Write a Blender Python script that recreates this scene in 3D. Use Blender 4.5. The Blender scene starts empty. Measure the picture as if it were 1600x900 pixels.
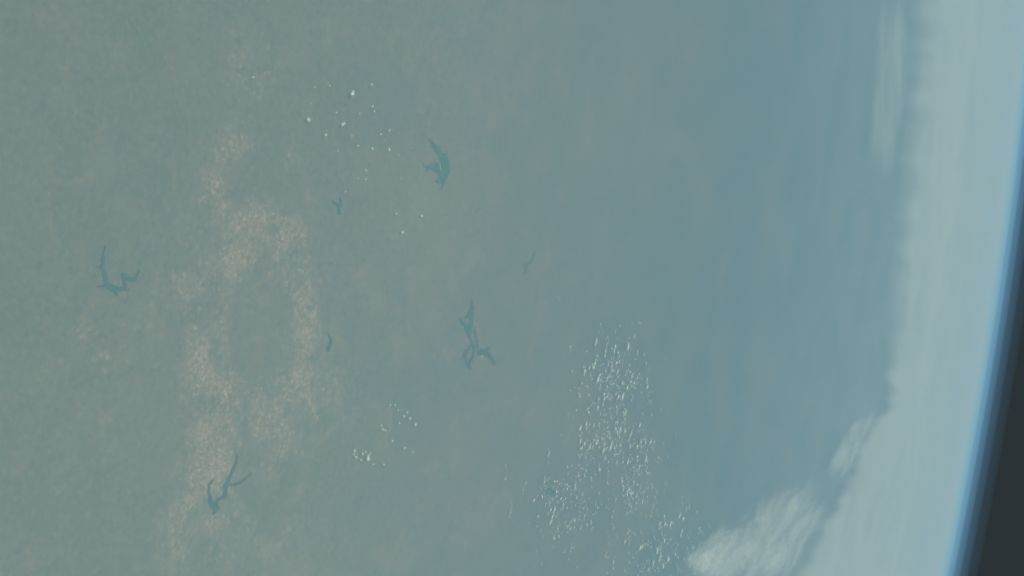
import bpy, bmesh, math, random
import numpy as np
from mathutils import Matrix, Vector, noise

# ------------------------------------------------------------------ camera, space, sun, exposure
RE = 6371000.0                       # radius of the globe (m); the ground under the spacecraft is z = 0
ALT = 230000.0                       # height of the spacecraft
FOCAL_PX, PITCH, ROLL = 2204.0, math.radians(56.5), math.radians(9.5)
scene = bpy.context.scene
col = scene.collection

F = Vector((0, math.sin(PITCH), -math.cos(PITCH)))
U = Vector((0, math.cos(PITCH), math.sin(PITCH)))
S = Vector((1, 0, 0))
CX = math.cos(ROLL) * U - math.sin(ROLL) * S
CD = math.sin(ROLL) * U + math.cos(ROLL) * S
EYE = Vector((0, 0, ALT))
cam_data = bpy.data.cameras.new("camera")
cam = bpy.data.objects.new("camera", cam_data)
col.objects.link(cam)
m = Matrix((CX, -CD, -F)).transposed().to_4x4()
m.translation = EYE
cam.matrix_world = m
cam_data.sensor_width = 36.0
cam_data.lens = 36.0 * FOCAL_PX / 1600.0
cam_data.clip_start = 100.0
cam_data.clip_end = 2.0e7
scene.camera = cam

world = bpy.data.worlds.new("World")
scene.world = world
world.use_nodes = True
bgn = world.node_tree.nodes["Background"]
bgn.inputs["Color"].default_value = (0.0137, 0.0147, 0.0155, 1)      # empty space as the faded film shows it
bgn.inputs["Strength"].default_value = 1.0
world.cycles.sampling_method = 'NONE'

sun_data = bpy.data.lights.new("sun", "SUN")
sun_data.energy = 4.2
sun_data.angle = math.radians(0.53)
sun_data.color = (0.985, 0.97, 0.915)
sun = bpy.data.objects.new("sun", sun_data)
col.objects.link(sun)
SUN_EL, SUN_AZ = math.radians(60), math.radians(218)
to_sun = Vector((math.cos(SUN_EL) * math.sin(SUN_AZ), math.cos(SUN_EL) * math.cos(SUN_AZ), math.sin(SUN_EL)))
sun.rotation_euler = to_sun.to_track_quat('Z', 'Y').to_euler()
sun.location = (0, 0, ALT * 2)

scene.view_settings.view_transform = 'Standard'
scene.view_settings.look = 'None'
scene.view_settings.exposure = 1.09
scene.view_settings.use_white_balance = True       # the aged film leans to cyan
scene.view_settings.white_balance_temperature = 5500
scene.view_settings.white_balance_tint = -10
scene.view_settings.gamma = 1.0
scene.view_settings.use_curve_mapping = False
scene.render.engine = 'CYCLES'
cy = scene.cycles
cy.use_denoising = True
cy.use_adaptive_sampling = True
cy.adaptive_threshold = 0.018
cy.transparent_max_bounces = 64
cy.max_bounces = 4
cy.diffuse_bounces = 1
cy.volume_bounces = 0
cy.filter_width = 1.6

# ------------------------------------------------------------------ helpers
rng = random.Random(7)

def at(px, py, alt=0.0):
    """photo pixel -> point at height alt above the globe along that line of sight (None above the limb)"""
    d = (F + CX * ((px - 800) / FOCAL_PX) + CD * ((py - 450) / FOCAL_PX)).normalized()
    o = EYE + Vector((0, 0, RE))
    b = o.dot(d)
    c = o.dot(o) - (RE + alt) ** 2
    q = b * b - c
    if q <= 0:
        return None
    return EYE + d * (-b - math.sqrt(q))

def lift(p, alt):
    c = Vector((0, 0, -RE))
    return c + (Vector(p) - c).normalized() * (RE + alt)

def polar(theta, az, alt=0.0):
    r = RE + alt
    return (r * math.sin(theta) * math.sin(az), r * math.sin(theta) * math.cos(az), r * math.cos(theta) - RE)

def link(name, me, mat=None, parent=None, smooth=True, **props):
    o = bpy.data.objects.new(name, me)
    col.objects.link(o)
    if mat is not None and not me.materials:
        me.materials.append(mat)
    if parent:
        o.parent = parent
    if smooth:
        me.polygons.foreach_set("use_smooth", [True] * len(me.polygons))
    for k, v in props.items():
        o[k] = v
    return o

def grid_mesh(name, P):
    """P: (n, m, 3) array of points -> quad mesh"""
    n, mm = P.shape[:2]
    idx = np.arange(n * mm).reshape(n, mm)
    faces = np.stack([idx[:-1, :-1], idx[:-1, 1:], idx[1:, 1:], idx[1:, :-1]], -1).reshape(-1, 4)
    me = bpy.data.meshes.new(name)
    me.from_pydata(P.reshape(-1, 3).tolist(), [], faces.tolist())
    me.update()
    return me

class Nodes:
    def __init__(self, name):
        self.mat = bpy.data.materials.new(name)
        self.mat.use_nodes = True
        self.t = self.mat.node_tree
        self.t.nodes.clear()
        self.out = self.n('ShaderNodeOutputMaterial')
    def n(self, kind, **kw):
        nd = self.t.nodes.new(kind)
        for k, v in kw.items():
            if k in nd.bl_rna.properties:
                setattr(nd, k, v)
        return nd
    def l(self, a, b):
        self.t.links.new(a, b)
    def val(self, sock, v):
        if hasattr(v, 'is_output'):
            self.l(v, sock)
        else:
            sock.default_value = v
    def math(self, op, a, b=0.0, clamp=False):
        nd = self.n('ShaderNodeMath', operation=op, use_clamp=clamp)
        self.val(nd.inputs[0], a); self.val(nd.inputs[1], b)
        return nd.outputs[0]
    def noise(self, scale, detail=4, rough=0.55, dist=0.0, vec=None):
        nd = self.n('ShaderNodeTexNoise')
        nd.inputs['Scale'].default_value = scale
        nd.inputs['Detail'].default_value = detail
        nd.inputs['Roughness'].default_value = rough
        nd.inputs['Distortion'].default_value = dist
        self.l(vec, nd.inputs['Vector'])
        return nd.outputs['Fac']
    def ramp(self, fac, lo, hi, a=0.0, b=1.0):
        nd = self.n('ShaderNodeMapRange', interpolation_type='SMOOTHSTEP')
        self.l(fac, nd.inputs['Value'])
        nd.inputs['From Min'].default_value = lo; nd.inputs['From Max'].default_value = hi
        nd.inputs['To Min'].default_value = a; nd.inputs['To Max'].default_value = b
        return nd.outputs[0]
    def mix(self, fac, a, b):
        nd = self.n('ShaderNodeMix', data_type='RGBA')
        self.val(nd.inputs[0], fac)
        for s, v in ((nd.inputs[6], a), (nd.inputs[7], b)):
            if isinstance(v, tuple):
                s.default_value = (*v, 1)
            else:
                self.l(v, s)
        return nd.outputs[2]
    def km(self):
        """object coordinates in kilometres"""
        tc = self.n('ShaderNodeTexCoord')
        sc = self.n('ShaderNodeVectorMath', operation='SCALE')
        sc.inputs['Scale'].default_value = 0.001
        self.l(tc.outputs['Object'], sc.inputs[0])
        return sc.outputs[0]
    def attr(self, name):
        nd = self.n('ShaderNodeAttribute', attribute_name=name)
        return nd.outputs['Fac']

# ------------------------------------------------------------------ ground: the curved land surface out past the horizon
# belts of cleared, paler farmland (photo px centre, half sizes, weight)
CLEARED = [
    (398, 100, 38, 30, .55), (372, 165, 40, 30, .35), (372, 232, 45, 32, .75), (335, 285, 24, 44, .8), (455, 265, 26, 34, .65),
    (420, 300, 40, 20, .35), (375, 345, 55, 40, .8), (440, 370, 45, 40, .7), (370, 410, 60, 40, .8), (482, 310, 10, 26, .6),
    (300, 445, 50, 30, .75), (345, 500, 34, 60, .75), (462, 435, 34, 34, .7), (474, 500, 24, 60, .95), (315, 580, 34, 60, .85),
    (360, 600, 60, 40, .75), (455, 600, 38, 60, .85), (400, 660, 70, 60, .9), (330, 690, 40, 60, .9), (440, 690, 38, 50, .85),
    (512, 600, 32, 26, .75), (495, 640, 22, 30, .6), (345, 740, 40, 50, 1.0), (420, 735, 36, 30, .7), (300, 760, 30, 60, .85),
    (280, 830, 34, 50, .9), (270, 880, 30, 40, .8), (330, 815, 36, 26, .9), (370, 800, 26, 26, .7), (345, 860, 50, 40, .45), (430, 850, 40, 40, .4),
    (225, 490, 24, 20, .7), (165, 560, 30, 22, .55), (205, 545, 34, 20, .45), (240, 465, 30, 18, .5), (110, 520, 40, 24, .35),
    (120, 570, 50, 60, .25), (140, 660, 60, 60, .25), (110, 790, 50, 80, .3), (200, 850, 50, 50, .3), (100, 330, 60, 60, .25), (100, 110, 30, 20, .4),
    (395, 60, 40, 40, .5), (385, 135, 40, 40, .45), (350, 330, 40, 60, .6), (265, 470, 60, 26, .55), (190, 520, 60, 24, .45), (300, 520, 40, 50, .5),
    (190, 190, 90, 60, .2), (520, 790, 60, 60, .25), (490, 460, 30, 30, .4), (560, 640, 60, 80, .2), (640, 800, 60, 60, .2),
]
DARK = [(412, 262, 26, 22, .9), (410, 520, 34, 44, 1.0), (385, 690, 9, 44, .7), (375, 735, 8, 30, .6), (450, 760, 60, 26, .55), (400, 450, 18, 30, .4)]

def ellipse_weight(blobs, X, Y):
    W = np.zeros_like(X)
    for px, py, rx, ry, w in blobs:
        c = at(px, py); ax = (at(px + rx, py) - at(px - rx, py)) / 2; ay = (at(px, py + ry) - at(px, py - ry)) / 2
        M = np.linalg.inv(np.array([[ax.x, ay.x], [ax.y, ay.y]]))
        a = M[0, 0] * (X - c.x) + M[0, 1] * (Y - c.y)
        b = M[1, 0] * (X - c.x) + M[1, 1] * (Y - c.y)
        W = np.maximum(W, w * np.exp(-(a * a + b * b) * 0.62))
    return W

th = np.concatenate([np.linspace(0.0004, 0.09, 230), np.linspace(0.09, 0.42, 161)[1:]])
az = np.linspace(-math.pi, math.pi, 601)
TH, AZ = np.meshgrid(th, az, indexing='ij')
P = np.stack([RE * np.sin(TH) * np.sin(AZ), RE * np.sin(TH) * np.cos(AZ), -2 * RE * np.sin(TH / 2) ** 2], -1)
gm = grid_mesh("ground", P)
cl = np.clip(ellipse_weight(CLEARED, P[..., 0], P[..., 1]) - ellipse_weight(DARK, P[..., 0], P[..., 1]), 0, 1)
a = gm.attributes.new("cleared", 'FLOAT', 'POINT')
a.data.foreach_set("value", cl.reshape(-1).astype(np.float32))

# ground colour mixed darker and bluer with distance toward the far side
far = np.zeros(P.shape[:2])
d0, d1, d2 = (math.hypot(*at(x, 300).xy) for x in (620, 1090, 1160))
dist = np.hypot(P[..., 0] * .35, P[..., 1]) + 9000 * np.sin(P[..., 0] / 41000.0) + 5000 * np.sin(P[..., 0] / 17000.0)
far = np.clip((dist - d0) / (d1 - d0), 0, 1) * .72 + np.clip((dist - d1) / (d2 - d1), 0, 1) * .14
a = gm.attributes.new("far_tone", 'FLOAT', 'POINT')
a.data.foreach_set("value", far.reshape(-1).astype(np.float32))

N = Nodes("land")
v = N.km()
big = N.noise(0.012, 4, 0.55, 0.3, v)
mid = N.noise(0.085, 6, 0.62, 0.6, v)
fine = N.noise(0.75, 7, 0.72, 0.5, v)
speck = N.noise(1.35, 4, 0.7, 0.0, v)
tone = N.noise(0.035, 3, 0.5, 0.4, v)
vo = N.n('ShaderNodeTexVoronoi', feature='F1')
vo.inputs['Scale'].default_value = 0.9
N.l(v, vo.inputs['Vector'])
fields = N.n('ShaderNodeSeparateColor'); N.l(vo.outputs['Color'], fields.inputs[0])
base = N.mix(N.ramp(big, .36, .64), (0.084, 0.096, 0.080), (0.097, 0.099, 0.083))
base = N.mix(N.ramp(tone, .40, .66, 0, .5), base, (0.080, 0.096, 0.091))
base = N.mix(N.ramp(mid, .46, .70, 0, .6), base, (0.114, 0.109, 0.088))
base = N.mix(N.ramp(fine, .47, .72, .0, .5), base, (0.146, 0.131, 0.104))
base = N.mix(N.ramp(fine, .47, .28, 0, .5), base, (0.054, 0.072, 0.056))
val = N.noise(0.030, 7, 0.62, .3, v)
val = N.math('ABSOLUTE', N.math('SUBTRACT', val, .5))
val2 = N.math('ABSOLUTE', N.math('SUBTRACT', N.noise(0.09, 7, 0.65, .3, v), .5))
base = N.mix(N.ramp(val, .009, .001, 0, .22), base, (0.052, 0.074, 0.062))
base = N.mix(N.ramp(val2, .008, .001, 0, .22), base, (0.056, 0.076, 0.062))
clr = N.attr("cleared")
n2 = N.math('ADD', N.math('MULTIPLY', fine, .85), N.math('MULTIPLY', mid, .55))
thr = N.math('SUBTRACT', N.math('ADD', N.math('MULTIPLY', n2, 2.3), N.math('MULTIPLY', clr, .52)), 1.97)
patch = N.ramp(thr, -0.12, .26)
patch = N.math('MULTIPLY', patch, N.ramp(clr, .04, .45, 0, .80))
base = N.mix(N.ramp(clr, .1, .9, 0, .45), base, (0.132, 0.120, 0.095))
base = N.mix(N.math('MULTIPLY', N.ramp(clr, .1, .5), N.ramp(val2, .03, .004, 0, .35)), base, (0.060, 0.080, 0.064))
tan = N.mix(N.ramp(fields.outputs[0], .2, .9), (0.140, 0.124, 0.100), (0.166, 0.141, 0.114))
tan = N.mix(N.ramp(speck, .53, .68, 0, .8), tan, (0.27, 0.242, 0.196))
tan = N.mix(N.ramp(speck, .48, .34, 0, .9), tan, (0.050, 0.068, 0.054))
base = N.mix(N.math('MULTIPLY', N.attr('far_tone'), N.ramp(tone, .32, .66, .66, .96)), base, (0.047, 0.062, 0.062))
colr = N.mix(patch, base, tan)
bs = N.n('ShaderNodeBsdfDiffuse'); bs.inputs['Roughness'].default_value = 0.8
N.l(colr, bs.inputs['Color']); N.l(bs.outputs[0], N.out.inputs['Surface'])
LAND = N.mat
link("ground", gm, N.mat, kind="structure")

# ------------------------------------------------------------------ reservoirs
N = Nodes("sandbar")
bs = N.n('ShaderNodeBsdfDiffuse'); bs.inputs['Color'].default_value = (.17, .135, .10, 1)
N.l(bs.outputs[0], N.out.inputs['Surface'])
SAND = N.mat

N = Nodes("shallow_water")
d = N.n('ShaderNodeBsdfDiffuse'); d.inputs['Color'].default_value = (.064, .096, .084, 1)
tr = N.n('ShaderNodeBsdfTransparent'); mx = N.n('ShaderNodeMixShader')
mx.inputs[0].default_value = .5
N.l(tr.outputs[0], mx.inputs[1]); N.l(d.outputs[0], mx.inputs[2]); N.l(mx.outputs[0], N.out.inputs['Surface'])
SHALLOW = N.mat

N = Nodes("reservoir_water")
v = N.km()
silt = N.noise(0.25, 3, 0.5, 0.4, v)
bs = N.n('ShaderNodeBsdfPrincipled')
N.l(N.mix(N.ramp(silt, .35, .7), (0.046, 0.087, 0.078), (0.060, 0.096, 0.083)), bs.inputs['Base Color'])
bs.inputs['Roughness'].default_value = 0.35
bs.inputs['IOR'].default_value = 1.33
N.l(bs.outputs[0], N.out.inputs['Surface'])
WATER = N.mat

def arm_polys(arms, seed):
    """each arm: a polyline of (px, py, half width px); returns ragged outline polygons in photo pixels"""
    r = random.Random(seed)
    polys = []
    for arm in arms:
        pts = []
        for (x0, y0, w0), (x1, y1, w1) in zip(arm[:-1], arm[1:]):
            k = max(2, int(math.hypot(x1 - x0, y1 - y0) / 1.1))
            for i in range(k):
                t = i / k
                pts.append((x0 + (x1 - x0) * t, y0 + (y1 - y0) * t, w0 + (w1 - w0) * t))
        pts.append(arm[-1])
        polys.append(pts)
    return polys

def reservoir(label, arms, seed, alt=45.0, shore=1.0, bars=(), fat=1.1, margin=.75, rough=.30):
    """union of ragged strips, rasterised on a fine ground lattice so that the arms join in one sheet"""
    strips = arm_polys(arms, seed)
    xs = [p[0] for s in strips for p in s]; ys = [p[1] for s in strips for p in s]
    wmax = max(p[2] for s in strips for p in s) + 3
    x0, x1, y0, y1 = min(xs) - wmax, max(xs) + wmax, min(ys) - wmax, max(ys) + wmax
    h = 0.42
    nx, ny = int((x1 - x0) / h) + 2, int((y1 - y0) / h) + 2
    gx, gy = np.meshgrid(x0 + np.arange(nx) * h, y0 + np.arange(ny) * h)
    D = np.full(gx.shape, -9.0)
    for s in strips:
        for px, py, w in s:
            jx = px + .9 * noise.noise(Vector((px * .35, py * .35, seed))); jy = py + .9 * noise.noise(Vector((px * .35, py * .35, seed + 9)))
            D = np.maximum(D, w * fat - np.hypot(gx - jx, gy - jy))
    wob = np.array([[noise.fractal(Vector((x * rough + seed * 17, y * rough, 3.1)), .7, 2.1, 5) for x in gx[0]] for y in gy[:, 0]])
    D = D + wob * 1.9 * shore
    c = lift(at((x0 + x1) / 2, (y0 + y1) / 2), alt)
    def sheet(name, level, h_):                       # marching-squares outline filled with small faces
        bm = bmesh.new()
        cache = {}
        def vert(x, y):
            k = (round(x, 3), round(y, 3))
            if k not in cache:
                cache[k] = bm.verts.new(lift(at(x, y), h_) - c)
            return cache[k]
        E_ = D - level
        for j in range(ny - 1):
            for i in range(nx - 1):
                q = [(j, i), (j, i + 1), (j + 1, i + 1), (j + 1, i)]
                dd = [E_[w] for w in q]
                if max(dd) <= 0:
                    continue
                ring = []
                for k in range(4):
                    (ja, ia), (jb, ib) = q[k], q[(k + 1) % 4]
                    da, db = dd[k], dd[(k + 1) % 4]
                    if da > 0:
                        ring.append((gx[ja, ia], gy[ja, ia]))
                    if (da > 0) != (db > 0):
                        t = da / (da - db)
                        ring.append((gx[ja, ia] + (gx[jb, ib] - gx[ja, ia]) * t, gy[ja, ia] + (gy[jb, ib] - gy[ja, ia]) * t))
                vs = []
                for p in ring:
                    w = vert(*p)
                    if w not in vs:
                        vs.append(w)
                if len(vs) >= 3:
                    try:
                        bm.faces.new(vs)
                    except ValueError:
                        pass
        if name == "reservoir":                       # one body of water: drop specks cut off from it
            left, best = set(bm.faces), []
            while left:
                todo, isl = [left.pop()], []
                while todo:
                    f = todo.pop(); isl.append(f)
                    for e in f.edges:
                        for g in e.link_faces:
                            if g in left:
                                left.remove(g); todo.append(g)
                if len(isl) > len(best):
                    best = isl
            keep = set(best)
            bmesh.ops.delete(bm, geom=[f for f in bm.faces if f not in keep], context='FACES')
        bmesh.ops.recalc_face_normals(bm, faces=bm.faces)
        bm.normal_update()
        if sum(f.normal.z for f in bm.faces) < 0:
            bmesh.ops.reverse_faces(bm, faces=bm.faces)
        me = bpy.data.meshes.new(name)
        bm.to_mesh(me); bm.free()
        return me
    o = link("reservoir", sheet("reservoir", .35, alt), WATER, smooth=False, label=label, category="lake", group="reservoirs on the plain")
    o.location = c
    link("shallows", sheet("shallows", -margin, alt - 15), SHALLOW, parent=o, smooth=False, label="paler shallow margin of the lake")
    for bar in bars:                                  # long low islands and sand spits standing out of the water
        pts = [at(x, y) for x, y, w in bar]
        ring = []
        for sgn in (1, -1):
            for q, (x, y, w) in (enumerate(bar) if sgn > 0 else reversed(list(enumerate(bar)))):
                ring.append((x + sgn * w, y))
        bb = bmesh.new()
        lo_ = [bb.verts.new(lift(at(x, y), alt - 20) - c) for x, y in ring]
        hi_ = [bb.verts.new(lift(at(x, y), alt + 25) - c) for x, y in ring]
        bb.faces.new(hi_)
        for q in range(len(ring)):
            r_ = (q + 1) % len(ring)
            bb.faces.new((lo_[q], lo_[r_], hi_[r_], hi_[q]))
        bmesh.ops.recalc_face_normals(bb, faces=bb.faces)
        mb = bpy.data.meshes.new("island")
        bb.to_mesh(mb); bb.free()
        link("island", mb, SAND, parent=o, smooth=False, label="pale sandy island in the lake")
    return o

reservoir("thin teal reservoir bent like a hook, leftmost of the lakes", [
    [(164, 384, .5), (162, 393, .9), (160, 402, 2.0), (160, 412, 2.0), (162, 422, 2.1), (164, 432, 2.6), (166, 443, 3.2), (172, 449, 4.2), (181, 451, 3.2), (190, 452, 2.0), (195, 448, 1.8), (194, 440, 1.6), (193, 430, 2.9), (198, 434, 1.8), (207, 438, 2.4), (213, 434, 1.4), (216, 424, 1.0)],
    [(160, 416, 1.2), (152, 417, .5)], [(166, 446, 1.4), (158, 447, .9), (151, 447, .4)], [(179, 453, 1.2), (182, 460, 1.8)], [(194, 451, 1.4), (201, 453, .8)]], 1, shore=1.1, fat=1.05, rough=.4)
reservoir("broad teal lake with a curved main arm and ragged left inlet, widest of the reservoirs", [
    [(672, 218, .5), (674, 222, 1.0), (678, 227, 2.6), (683, 235, 3.0), (688, 241, 3.6), (693, 248, 4.8), (696, 256, 5.6), (697, 263, 5.6), (696, 270, 4.4), (694, 276, 3.2), (692, 281, 1.8)],
    [(695, 262, 5), (688, 270, 4.4), (685, 264, 3.6), (683, 258, 2.2), (681, 254, .8)], [(686, 264, 3.2), (677, 263, 2.4), (670, 261, 2.0), (664, 261, 1.2), (660, 257, .4)],
    [(668, 262, 1.0), (665, 267, .5)], [(675, 262, 1.2), (672, 257, .6)], [(688, 273, 3.2), (687, 278, 1.8)], [(696, 274, 2.4), (693, 284, 1.6), (690, 291, 1.2), (688, 296, .4)],
    [(692, 285, .7), (686, 284, 1.4), (682, 283, .9)], [(695, 244, 1.2), (699, 238, .5)], [(700, 258, 1.6), (703, 255, .6)], [(683, 233, 1.2), (687, 229, .5)], [(678, 228, 1.2), (673, 230, .5)]],
    2, fat=1.08, shore=1.3, rough=.40, bars=[[(687, 253, .25), (687.6, 258, .8), (688, 263, 1.0), (689.5, 267, .6), (690.5, 269, .2)]])
reservoir("branching teal lake with a pointed tail, set between cloud puffs and the tan plain", [
    [(737, 470, .5), (737, 480, 1.2), (737, 492, 1.7), (736, 503, 1.5), (733, 512, 4.0), (732, 519, 3.6), (727, 511, 1.2), (721, 504, .8), (719, 498, 1.2)],
    [(731, 520, 1.2), (734, 530, .8), (739, 537, .9), (740, 545, .9), (739, 556, .8), (735, 563, .8), (732, 570, 1.3), (733, 574, 1.4)],
    [(741, 513, .7), (742, 525, .7), (745, 535, .9), (745, 543, .8)], [(745, 552, .8), (751, 549, 3.0), (757, 550, 4.0), (763, 555, 2.6), (769, 562, 1.3), (773, 567, .5)],
    [(747, 554, .6), (751, 547, 1.2)], [(736, 540, .7), (730, 546, 1.0), (726, 551, 1.2), (724, 560, .7)], [(758, 548, 1.0), (764, 544, .6)], [(737, 485, .8), (731, 492, .6), (728, 497, .4)], [(726, 551, .7), (727, 562, .6), (730, 569, .5)], [(769, 562, .6), (771, 570, .3)]], 3, shore=1.5, fat=.9, margin=1.5, rough=.42, bars=[[(752, 555.6, .6), (753, 557, 1.9), (753, 558.6, 2.2), (752, 559.6, .8)]])
reservoir("forked teal reservoir in the tan farmland, two arms meeting at its lower end", [
    [(332, 750, .7), (327, 757, 1.5), (326, 766, 1.6), (328, 775, 2.0), (329, 784, 3.0), (333, 791, 4.6), (338, 794, 4.2), (336, 798, 3.0), (333, 803, 1.0)],
    [(338, 790, 2.0), (338, 782, 1.6), (343, 779, 1.6), (349, 777, 1.8), (352, 768, 2.5), (352, 760, 2.6), (357, 748, 2.3), (361, 740, 2.3), (366, 730, 1.8), (369, 720, 1.0), (370, 710, .5)],
    [(356, 757, 1.6), (366, 758, 1.4), (377, 753, 1.2), (384, 747, .6), (392, 739, .4)]], 4, shore=1.0, fat=1.0, rough=.4)
reservoir("tiny Y shaped teal lake, upper of the two small ponds mid picture", [
    [(520, 314, .5), (524, 319, 1.1), (529, 323, 1.2), (529, 329, 1.1), (530, 334, 1.1)], [(531, 309, .6), (532, 315, 1.5), (530, 322, 1.3)], [(528, 334, .6), (533, 334, .5)]], 5, shore=.6)
reservoir("tiny crescent teal lake beside the tan belt, lower of the two small ponds", [
    [(511, 519, .5), (514, 525, .9), (517, 531, 1.3), (516, 538, 1.6), (513, 543, 2.0), (512, 548, 1.3)]], 6, shore=.6)
reservoir("faint thin river lake slanting through haze right of the picture's middle", [
    [(836, 394, .4), (832, 401, .7), (830, 409, 1.2), (825, 412, 1.4), (821, 418, 1.5), (817, 413, .7)], [(815, 426, .5), (820, 427, .9), (824, 424, .6)], [(821, 418, 1.0), (820, 427, .8)]], 7, shore=.4, fat=.95, margin=.4)
reservoir("faint blurred teal pool at the edge of the cumulus field", [
    [(851, 769, 3.0), (858, 767, 4.0), (864, 770, 3.2)]], 8, shore=1.2, fat=.7, margin=1.6)

# ------------------------------------------------------------------ clouds
N = Nodes("cumulus")
v = N.km()
al = N.ramp(N.noise(1.4, 4, .6, .2, v), .32, .64, .012, .105)
d = N.n('ShaderNodeBsdfDiffuse'); d.inputs['Color'].default_value = (.80, .80, .78, 1)
tr = N.n('ShaderNodeBsdfTransparent')
mx = N.n('ShaderNodeMixShader')
N.l(al, mx.inputs[0]); N.l(tr.outputs[0], mx.inputs[1]); N.l(d.outputs[0], mx.inputs[2])
N.l(mx.outputs[0], N.out.inputs['Surface'])
CUMULUS = N.mat

def puff_bm(seed, stretch=1.0, unit=1000.0, sub=2):
    """a heap of joined billows with a flat base, about `unit` across"""
    r = random.Random(seed)
    bm = bmesh.new()
    bmesh.ops.create_icosphere(bm, subdivisions=sub, radius=1.0)
    bm.verts.index_update()
    lobes = []
    for i in range(r.randint(4, 8)):
        a = r.uniform(0, 6.283); q = r.uniform(.15, .75)
        lobes.append((Vector((math.cos(a) * q * stretch, math.sin(a) * q, r.uniform(0, .5))), r.uniform(.28, .55)))
    for vtx in bm.verts:
        dirn = vtx.co.normalized()
        rad = .25
        for c, s in lobes:                       # farthest hit of a ray from the middle with each billow
            b = dirn.dot(c); disc = b * b - (c.length_squared - s * s)
            if disc > 0:
                rad = max(rad, b + math.sqrt(disc))
        rad *= 1 + .22 * noise.fractal(dirn * 2.4 + Vector((seed, 0, 0)), 1.0, 2.0, 4)
        p = dirn * rad
        if p.z < 0:
            p.z *= .18
        vtx.co = p * unit * .62
    # thicker cores inside the thin outer billows
    src = [v_.co.copy() for v_ in bm.verts]; fc = [[v_.index for v_ in f_.verts] for f_ in bm.faces]
    for kk, off in ((.74, Vector((.02, .01, .03))), (.48, Vector((-.02, .02, .04)))):
        nv_ = [bm.verts.new(c_ * kk + off * unit) for c_ in src]
        for f_ in fc:
            bm.faces.new([nv_[q] for q in f_])
    bm.verts.index_update()
    return bm

def puff_mesh(seed, stretch=1.0):
    bm = puff_bm(seed, stretch)
    me = bpy.data.meshes.new("cumulus_cloud")
    bm.to_mesh(me); bm.free()
    me.materials.append(CUMULUS)
    me.polygons.foreach_set("use_smooth", [True] * len(me.polygons))
    return me

PUFFS = [puff_mesh(100 + i, 1.0 + (i % 4) * .35) for i in range(14)]

def upright(p):
    n = (Vector(p) - Vector((0, 0, -RE))).normalized()
    return n.to_track_quat('Z', 'Y').to_matrix().to_4x4()

def puff(px, py, size, label, group, seed):
    if group != FIELD:
        size *= 1.4
    r = random.Random(seed * 31 + 5)
    base = at(px, py, 1300.0)
    o = bpy.data.objects.new("cumulus_cloud", PUFFS[r.randrange(len(PUFFS))])
    col.objects.link(o)
    if group == FIELD:                                # the field is drawn out in short rows across the wind
        rot, dims = r.gauss(0, .3) + (math.pi if r.random() < .5 else 0), (size * r.uniform(1.2, 2.1), size * r.uniform(.5, .8), size * r.uniform(.45, .75), 1)
    else:
        rot, dims = r.uniform(0, 6.283), (size * r.uniform(.8, 1.25), size * r.uniform(.7, 1.1), size * r.uniform(.6, 1.0), 1)
    o.matrix_world = Matrix.Translation(base) @ upright(base) @ Matrix.Rotation(rot, 4, 'Z') @ Matrix.Diagonal(dims)
    o["label"] = label; o["category"] = "cloud"; o["group"] = group
    return o

UP = "fair weather puffs in the upper part"
LO = "fair weather puffs in the lower part"
FIELD = "cumulus field toward the cloud bank"
special = [
    (550, 147, 1.15, "largest bright white puff of the upper scatter, nearest the top edge", UP),
    (482, 187, .85, "single bright white puff at the left end of the upper scatter", UP),
    (535, 193, .9, "bright white puff below the largest one in the upper scatter", UP),
    (395, 121, .55, "small bright puff over the tan land at the top edge", UP),
    (659, 337, .55, "lone small white puff below the widest lake", UP),
    (629, 363, .65, "small white puff under the lone one, well below the widest lake", UP),
    (644, 231, .4, "tiny white puff just left of the widest lake", UP),
    (598, 671, .9, "thin upright white puff at the left side of the lower scatter", LO),
    (649, 663, .85, "slanting white puff at the right end of the lower scatter", LO),
    (575, 714, 1.3, "largest brightest white puff low in the picture, below the lower scatter", LO),
    (566, 709, .8, "white puff touching the largest one of the lower scatter", LO),
    (554, 706, .8, "pale puff at the left end of the lowest small cluster", LO),
    (873, 467, .5, "first of two lone dots above the big cumulus field", FIELD),
    (904, 466, .45, "second of two lone dots above the big cumulus field", FIELD),
    (894, 580, .8, "lone puff at the left edge of the big cumulus field", FIELD),
    (1060, 809, .7, "lone puff in the gap between cumulus field and streaky bank", FIELD),
    (1019, 612, .7, "lone puff off the right edge of the big cumulus field", FIELD),
]
k = 0
for px, py, s, lab, g in special:
    k += 1
    puff(px, py, s, lab, g, k)
upper = [(515, 133, .5), (492, 136, .45), (526, 176, .42), (562, 177, .45), (582, 166, .4), (585, 173, .6), (509, 211, .5), (560, 227, .5), (582, 232, .5), (608, 233, .6),
         (608, 203, .55), (595, 210, .45), (528, 236, .5), (486, 162, .35), (550, 212, .35), (581, 131, .5), (572, 266, .55), (560, 279, .4), (571, 280, .4), (622, 387, .45), (619, 334, .4),
         (601, 385, .4), (585, 410, .35), (627, 278, .4), (623, 242, .4), (540, 299, .45), (374, 118, .35), (455, 232, .35), (640, 300, .35)]
for px, py, s in upper:
    k += 1
    puff(px, py, s, "small white cumulus puff sprinkled over the grey plain around the widest lake", UP, k)
lower = [(610, 632, .6), (617, 633, .5), (636, 644, .55), (631, 650, .5), (640, 654, .7), (602, 673, .5), (613, 689, .55), (632, 700, .55), (645, 706, .6), (556, 714, .6),
         (578, 708, .5), (583, 725, .45), (600, 726, .4), (624, 661, .5), (622, 641, .4), (564, 718, .45), (571, 706, .5), (596, 664, .5), (287, 660, .28), (270, 669, .25), (251, 702, .25)]
for px, py, s in lower:
    k += 1
    puff(px, py, s, "small white cumulus puff scattered over the plain low in the picture", LO, k)

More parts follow.
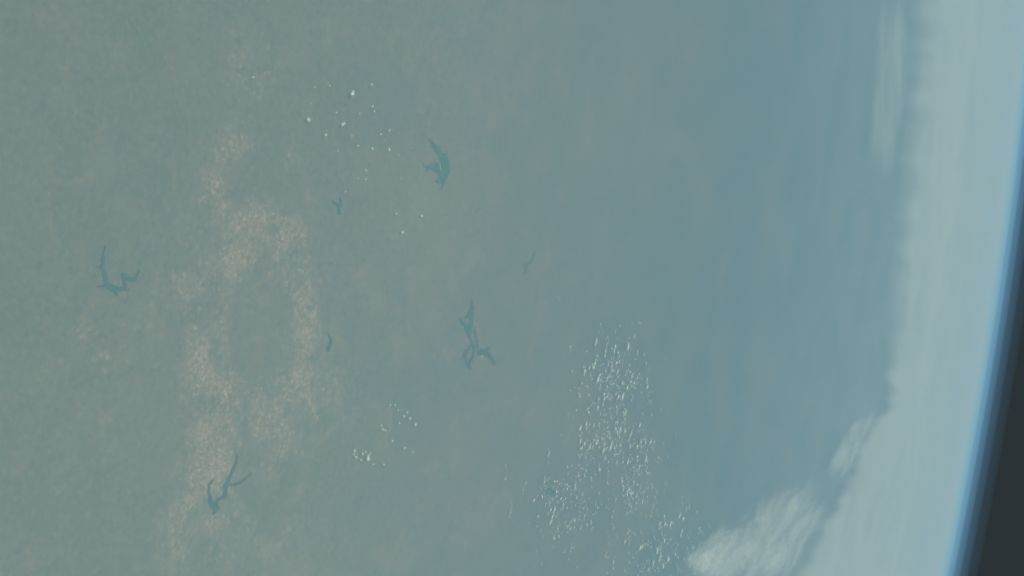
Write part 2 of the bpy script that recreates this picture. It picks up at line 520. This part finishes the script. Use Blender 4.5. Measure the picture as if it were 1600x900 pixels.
# the big field: clusters (px centre, spread, how many, size range, label)
clusters = [
    (958, 575, 26, 26, 58, .6, 1.75, "white cumulus puff in the upper cluster of the big cloud field"),
    (962, 680, 32, 34, 82, .6, 1.95, "white cumulus puff in the dense middle cluster of the big cloud field"),
    (885, 790, 34, 36, 56, .4, 1.15, "small cumulus puff in the loose lower left part of the cloud field"),
    (992, 760, 12, 16, 32, .4, .95, "small cumulus puff in the tight knot below the dense cluster"),
    (1050, 855, 40, 34, 72, .6, 2.0, "cumulus puff in the cluster bordering the streaky cloud bank"),
]
seen = []
extra = []
for cx, cyy, sx, sy, n, lo, hi, lab in clusters:
    made = 0
    batch = []
    tries = 0
    while made < n and tries < 5000:
        tries += 1
        # puffs string out in short north-south streets
        if seen and rng.random() < .45:
            bx, by = rng.choice(seen[-12:])
            px, py = bx + rng.gauss(0, 2.2), by + rng.gauss(0, 9)
        else:
            px, py = cx + rng.gauss(0, sx), cyy + rng.gauss(0, sy)
        if ((px - cx) / sx) ** 2 + ((py - cyy) / sy) ** 2 > 5.5:
            continue
        if any(abs(px - a) < 2.4 and abs(py - b) < 4 for a, b in seen):
            continue
        seen.append((px, py)); made += 1
        s = lo + (hi - lo) * rng.random() ** 2.2
        batch.append((s, px, py))
    batch.sort(reverse=True)
    for q, (s, px, py) in enumerate(batch):
        k += 1
        puff(px, py, s, ("largest " if q == 0 else "") + lab, FIELD, k)
for cx, cyy, sx, sy, n, lo, hi, lab in clusters:
    for i in range(int(n * 4.5)):
        if extra and rng.random() < .6:
            bx, by, _ = extra[-1]
            extra.append((bx + rng.gauss(0, 1.6), by + rng.gauss(0, 6), rng.uniform(.4, .85)))
        else:
            extra.append((cx + rng.gauss(0, sx * 1.25), cyy + rng.gauss(0, sy * 1.25), rng.uniform(.4, .85)))
shapes = []
for i in range(4):
    b = puff_bm(300 + i, sub=1)
    b.verts.ensure_lookup_table()
    shapes.append((np.array([v_.co[:] for v_ in b.verts]), np.array([[v_.index for v_ in f_.verts] for f_ in b.faces])))
    b.free()
VV, FF, nvv = [], [], 0
for px, py, s in extra:
    base = at(px, py, 1200.0)
    M = np.array(Matrix.Translation(base) @ upright(base) @ Matrix.Rotation(rng.gauss(0, .3), 4, 'Z') @ Matrix.Diagonal((s * rng.uniform(1.2, 2.4), s * .7, s * .6, 1)))
    sv, sf = shapes[rng.randrange(4)]
    VV.append(sv @ M[:3, :3].T + M[:3, 3]); FF.append(sf + nvv); nvv += len(sv)
me = bpy.data.meshes.new("clouds")
me.from_pydata(np.concatenate(VV).tolist(), [], np.concatenate(FF).tolist())
me.update()
link("clouds", me, CUMULUS, kind="stuff", label="faint scraps of cloud strewn between the larger cumulus puffs", category="clouds")

# --- layered cloud sheets: closed slabs with an uneven top; thin air shows through them
def heading(p, q):
    """compass angle on the ground of the line between two photo pixels"""
    a, b = at(*p), at(*q)
    return math.atan2(b.y - a.y, b.x - a.x)

def sheet_material(name, lo, hi, amin, amax, stretch, ang, sc, weight, fine=.35, fade=.8, color=(.78, .78, .76)):
    N = Nodes(name)
    v = N.km()
    ro = N.n('ShaderNodeVectorRotate', rotation_type='Z_AXIS')
    ro.inputs['Angle'].default_value = -ang
    N.l(v, ro.inputs['Vector'])
    mp = N.n('ShaderNodeMapping')
    mp.inputs['Scale'].default_value = (stretch, 1, 1)
    N.l(ro.outputs[0], mp.inputs['Vector'])
    a = N.noise(sc, 8, .60, .9, mp.outputs[0])
    b = N.noise(sc * 7, 6, .68, .3, mp.outputs[0])
    f = N.math('ADD', N.math('MULTIPLY', a, 1 - fine), N.math('MULTIPLY', b, fine))
    f = N.math('SUBTRACT', N.math('ADD', f, N.math('MULTIPLY', N.attr("body"), weight)), weight)
    al = N.ramp(f, lo, hi, amin, amax)
    al = N.math('MULTIPLY', al, N.ramp(N.attr("body"), 0.0, fade), True)
    al = N.math('MULTIPLY', al, N.attr("veil"))
    d = N.n('ShaderNodeBsdfDiffuse'); d.inputs['Color'].default_value = (*color, 1)
    tr = N.n('ShaderNodeBsdfTransparent')
    mx = N.n('ShaderNodeMixShader')
    N.l(al, mx.inputs[0]); N.l(tr.outputs[0], mx.inputs[1]); N.l(d.outputs[0], mx.inputs[2])
    N.l(mx.outputs[0], N.out.inputs['Surface'])
    return N.mat

def slab(name, top, body, thick, mat, bump, veil=None, **props):
    """top: (n, m) lattice of points; closed slab `thick` deep whose edge thins out where body -> 0"""
    n, mm = body.shape
    T = np.zeros((n, mm, 3)); B = np.zeros((n, mm, 3))
    c = Vector((0, 0, -RE))
    for i in range(n):
        for j in range(mm):
            p = Vector(top[i, j]); up = (p - c).normalized()
            q = p * 1e-3
            w = noise.fractal(Vector((q.x * .03, q.y * .03, 5.0)), 1.0, 2.0, 5)
            t = min(1.0, body[i, j] * 2.5)
            T[i, j] = p + up * (bump * w * t)
            B[i, j] = p - up * (thick * t + 5.0)
    V = np.concatenate([T.reshape(-1, 3), B.reshape(-1, 3)])
    idx = np.arange(n * mm).reshape(n, mm); off = n * mm
    f1 = np.stack([idx[:-1, :-1], idx[:-1, 1:], idx[1:, 1:], idx[1:, :-1]], -1).reshape(-1, 4).tolist()
    f2 = (np.stack([idx[:-1, :-1], idx[1:, :-1], idx[1:, 1:], idx[:-1, 1:]], -1).reshape(-1, 4) + off).tolist()
    rim = list(idx[0, :]) + list(idx[1:, -1]) + list(idx[-1, -2::-1]) + list(idx[-2:0:-1, 0])
    f3 = [[int(rim[i]), int(rim[i] + off), int(rim[(i + 1) % len(rim)] + off), int(rim[(i + 1) % len(rim)])] for i in range(len(rim))]
    ctr = V[:n * mm].mean(0)
    me = bpy.data.meshes.new(name)
    me.from_pydata((V - ctr).tolist(), [], f1 + f2 + f3)
    me.update()
    a = me.attributes.new("body", 'FLOAT', 'POINT')
    a.data.foreach_set("value", np.concatenate([body.reshape(-1), body.reshape(-1)]).astype(np.float32))
    veil = np.ones_like(body) if veil is None else veil
    a = me.attributes.new("veil", 'FLOAT', 'POINT')
    a.data.foreach_set("value", np.concatenate([veil.reshape(-1), veil.reshape(-1)]).astype(np.float32))
    bm = bmesh.new(); bm.from_mesh(me); bmesh.ops.recalc_face_normals(bm, faces=bm.faces); bm.to_mesh(me); bm.free()
    o = link(name, me, mat, **props)
    o.location = ctr
    return o

def chain(pts, n):
    """evenly resample a pixel polyline"""
    pts = np.array(pts, float)
    d = np.concatenate([[0], np.cumsum(np.hypot(*np.diff(pts, axis=0).T))])
    t = np.linspace(0, d[-1], n)
    return np.stack([np.interp(t, d, pts[:, 0]), np.interp(t, d, pts[:, 1])], 1)

# far deck: from its near edge out over the horizon
edge = chain([(1432, -130), (1427, 0), (1423, 72), (1418, 150), (1412, 230), (1403, 330), (1395, 430), (1389, 520), (1385, 600), (1383, 636), (1366, 650),
              (1352, 668), (1336, 698), (1320, 745), (1300, 788), (1281, 815), (1262, 850), (1243, 882), (1215, 925), (1160, 1010), (1090, 1110)], 260)
for _ in range(5):
    edge[1:-1] = (edge[:-2] + edge[1:-1] * 2 + edge[2:]) / 4
DECK = 7500.0
nv = 70
top = np.zeros((260, nv, 3)); body = np.zeros((260, nv)); veil = np.ones((260, nv))
for i, (x, y) in enumerate(edge):
    e = at(x - 15 * min(1.0, max(0.0, (640 - y) / 140.0)), y, DECK)
    e = e - Vector((0, 0, -RE))
    th0 = math.acos(e.z / e.length); a0 = math.atan2(e.x, e.y)
    wob = .0022 * noise.fractal(Vector((y * .035, 2, 0)), .8, 2.0, 6) + .0004 * noise.noise(Vector((y * .25, 7, 0)))
    for j in range(nv):
        t = j / (nv - 1)
        thh = th0 + wob * (1 - t) + (0.345 - th0) * t ** 2.2
        top[i, j] = polar(thh, a0, DECK)
        body[i, j] = min(1.0, ((thh - th0 - wob) * RE) / (42000.0 + 62000.0 * min(1.0, max(0.0, (640 - y) / 140.0)) + 26000.0 * noise.noise(Vector((y * .03, 31, 0)))))
        veil[i, j] = 1.0 - .93 * min(1.0, max(0.0, (thh - .155) / .065))      # opacity lowered far out so the deck dims toward the horizon
slab("cloud_deck", top, body, 1500.0, sheet_material("deck_cloud", .20, .62, .034, .060, .6, heading((1385, 600), (1412, 230)), .022, .30, fine=.2, fade=.95), 900.0, veil,
     label="vast pale cloud deck spreading from a sharp edge to the curved horizon", category="cloud")

def patch(name, label, spine, widths, alt, thick, bump, mat, n=150, mm=60, group=None):
    """a cloud streak along a pixel spine; widths = half width in px at each spine point (on the right/left of the travel direction)"""
    sp = chain(spine, n)
    w = np.interp(np.linspace(0, 1, n), np.linspace(0, 1, len(widths)), widths)
    tang = np.gradient(sp, axis=0); tang /= np.linalg.norm(tang, axis=1)[:, None]
    nor = np.stack([-tang[:, 1], tang[:, 0]], 1)
    top = np.zeros((n, mm, 3)); body = np.zeros((n, mm))
    for i in range(n):
        for j in range(mm):
            s = -1 + 2 * j / (mm - 1)
            q = sp[i] + nor[i] * w[i] * s
            top[i, j] = at(q[0], q[1], alt)
            u = i / (n - 1)
            body[i, j] = max(0.0, (1 - s * s)) * min(1.0, 4 * u, 4 * (1 - u))
    pr = dict(label=label, category="cloud")
    if group: pr["group"] = group
    return slab(name, top, body, thick, mat, bump, **pr)

streak = sheet_material("streak_cloud", .27, .70, .0, .098, .40, heading((1150, 890), (1262, 772)), .085, .26, fine=.45)
wisp = sheet_material("wisp_cloud", .28, .70, .0, .072, .4, heading((1235, 860), (1300, 775)), .09, .16, fine=.4)
veilm = sheet_material("veil_cloud", .24, .66, .0, .038, .3, heading((1385, 300), (1396, 40)), .04, .2, fine=.3)
G = "cloud streaks beside the far deck"
patch("cloud_bank", "streaky pale cloud bank rising diagonally from the bottom edge toward the deck", [(1085, 960), (1150, 890), (1215, 820), (1262, 772), (1290, 730)], [110, 84, 66, 50, 22], 5200, 900, 700, streak, group=G)
patch("cloud_bank", "thin broken cloud strip in the notch between streaky bank and deck", [(1190, 930), (1235, 860), (1268, 818), (1300, 775)], [50, 36, 24, 12], 5200, 700, 500, wisp, group=G)
patch("cloud_bank", "frayed cloud fringe clinging to the corner of the far deck", [(1300, 760), (1322, 712), (1345, 668), (1378, 640)], [24, 22, 18, 12], 6500, 700, 500, wisp, group=G)
patch("cloud_bank", "faint upright cloud veil left of the deck at the top edge", [(1398, -40), (1396, 40), (1394, 110), (1388, 170), (1382, 235), (1378, 300)], [34, 34, 34, 32, 28, 20], 6500, 700, 500, veilm, group=G)
patch("cloud_bank", "ragged cloud tuft low beside the cumulus field at the bottom edge", [(1075, 905), (1110, 868), (1140, 835), (1160, 815)], [44, 36, 28, 14], 4200, 700, 600, streak, group=G)

# ------------------------------------------------------------------ air: nested closed caps of even, thin volume, thinning upward as the atmosphere does
RAY = (7.4e-6, 14.4e-6, 25.5e-6)      # molecular scattering per metre at sea level
H_RAY, H_DUST, DUST = 7000.0, 1500.0, (12e-6, 17e-6, 15e-6)
tops = [2200, 5500, 10000, 15500, 21500, 28000, 35500, 45000]

def sigma(z):
    return [RAY[c] * math.exp(-z / H_RAY) + DUST[c] * math.exp(-z / H_DUST) for c in range(3)]

thc = np.linspace(0.0, 0.40, 131)[1:]
azc = np.linspace(-math.pi, math.pi, 361)[:-1]
TC, AC = np.meshgrid(thc, azc, indexing='ij')
nr, na = TC.shape
idx = np.arange(nr * na).reshape(nr, na); nxt = np.roll(idx, -1, axis=1); off = nr * na
up_f = np.stack([idx[:-1], idx[1:], nxt[1:], nxt[:-1]], -1).reshape(-1, 4)
dn_f = up_f[:, ::-1] + off
side = np.stack([idx[-1], idx[-1] + off, nxt[-1] + off, nxt[-1]], -1)
fan_t = [[2 * off, int(idx[0, j]), int(nxt[0, j])] for j in range(na)]
fan_b = [[2 * off + 1, int(nxt[0, j]) + off, int(idx[0, j]) + off] for j in range(na)]
CAP = [f[::-1] for f in up_f.tolist() + dn_f.tolist() + side.tolist() + fan_t + fan_b]

def cap(r):
    return np.stack([r * np.sin(TC) * np.sin(AC), r * np.sin(TC) * np.cos(AC), (r - RE) - 2 * r * np.sin(TC / 2) ** 2], -1).reshape(-1, 3)

lay = [sigma((([0] + tops)[i] + tops[i]) / 2) for i in range(len(tops))] + [[0, 0, 0]]
for i, z in enumerate(tops):
    dif = [max(lay[i][c] - lay[i + 1][c], 0) for c in range(3)]
    bot = -4000.0 - 40 * i
    V = np.concatenate([cap(RE + z), cap(RE + bot), [[0, 0, z], [0, 0, bot]]])
    me = bpy.data.meshes.new("haze")
    me.from_pydata(V.tolist(), [], CAP)
    me.update()
    N = Nodes("haze")
    dens = 2.0 * max(dif)
    limb_dim = (1.0, .74, .76) if i < 2 else (.95, .74, .70) if i < 4 else (.8, .50, .26)          # extra absorption per channel, added to darken and cool the horizon air
    pv = N.n('ShaderNodeVolumePrincipled')
    pv.inputs['Color'].default_value = (dif[0] / dens, dif[1] / dens, dif[2] / dens, 1)
    pv.inputs['Absorption Color'].default_value = (*[(1 - limb_dim[c] * dif[c] / (dens - dif[c])) ** 2 for c in range(3)], 1)
    pv.inputs['Density'].default_value = dens
    pv.inputs['Density Attribute'].default_value = ""
    pv.inputs['Anisotropy'].default_value = 0.0
    N.l(pv.outputs[0], N.out.inputs['Volume'])
    N.mat.cycles.homogeneous_volume = True
    N.mat.cycles.volume_sampling = 'DISTANCE'
    link("haze", me, N.mat, smooth=False, kind="stuff", label="thin blue air over the curved ground, fading into black space", category="haze")
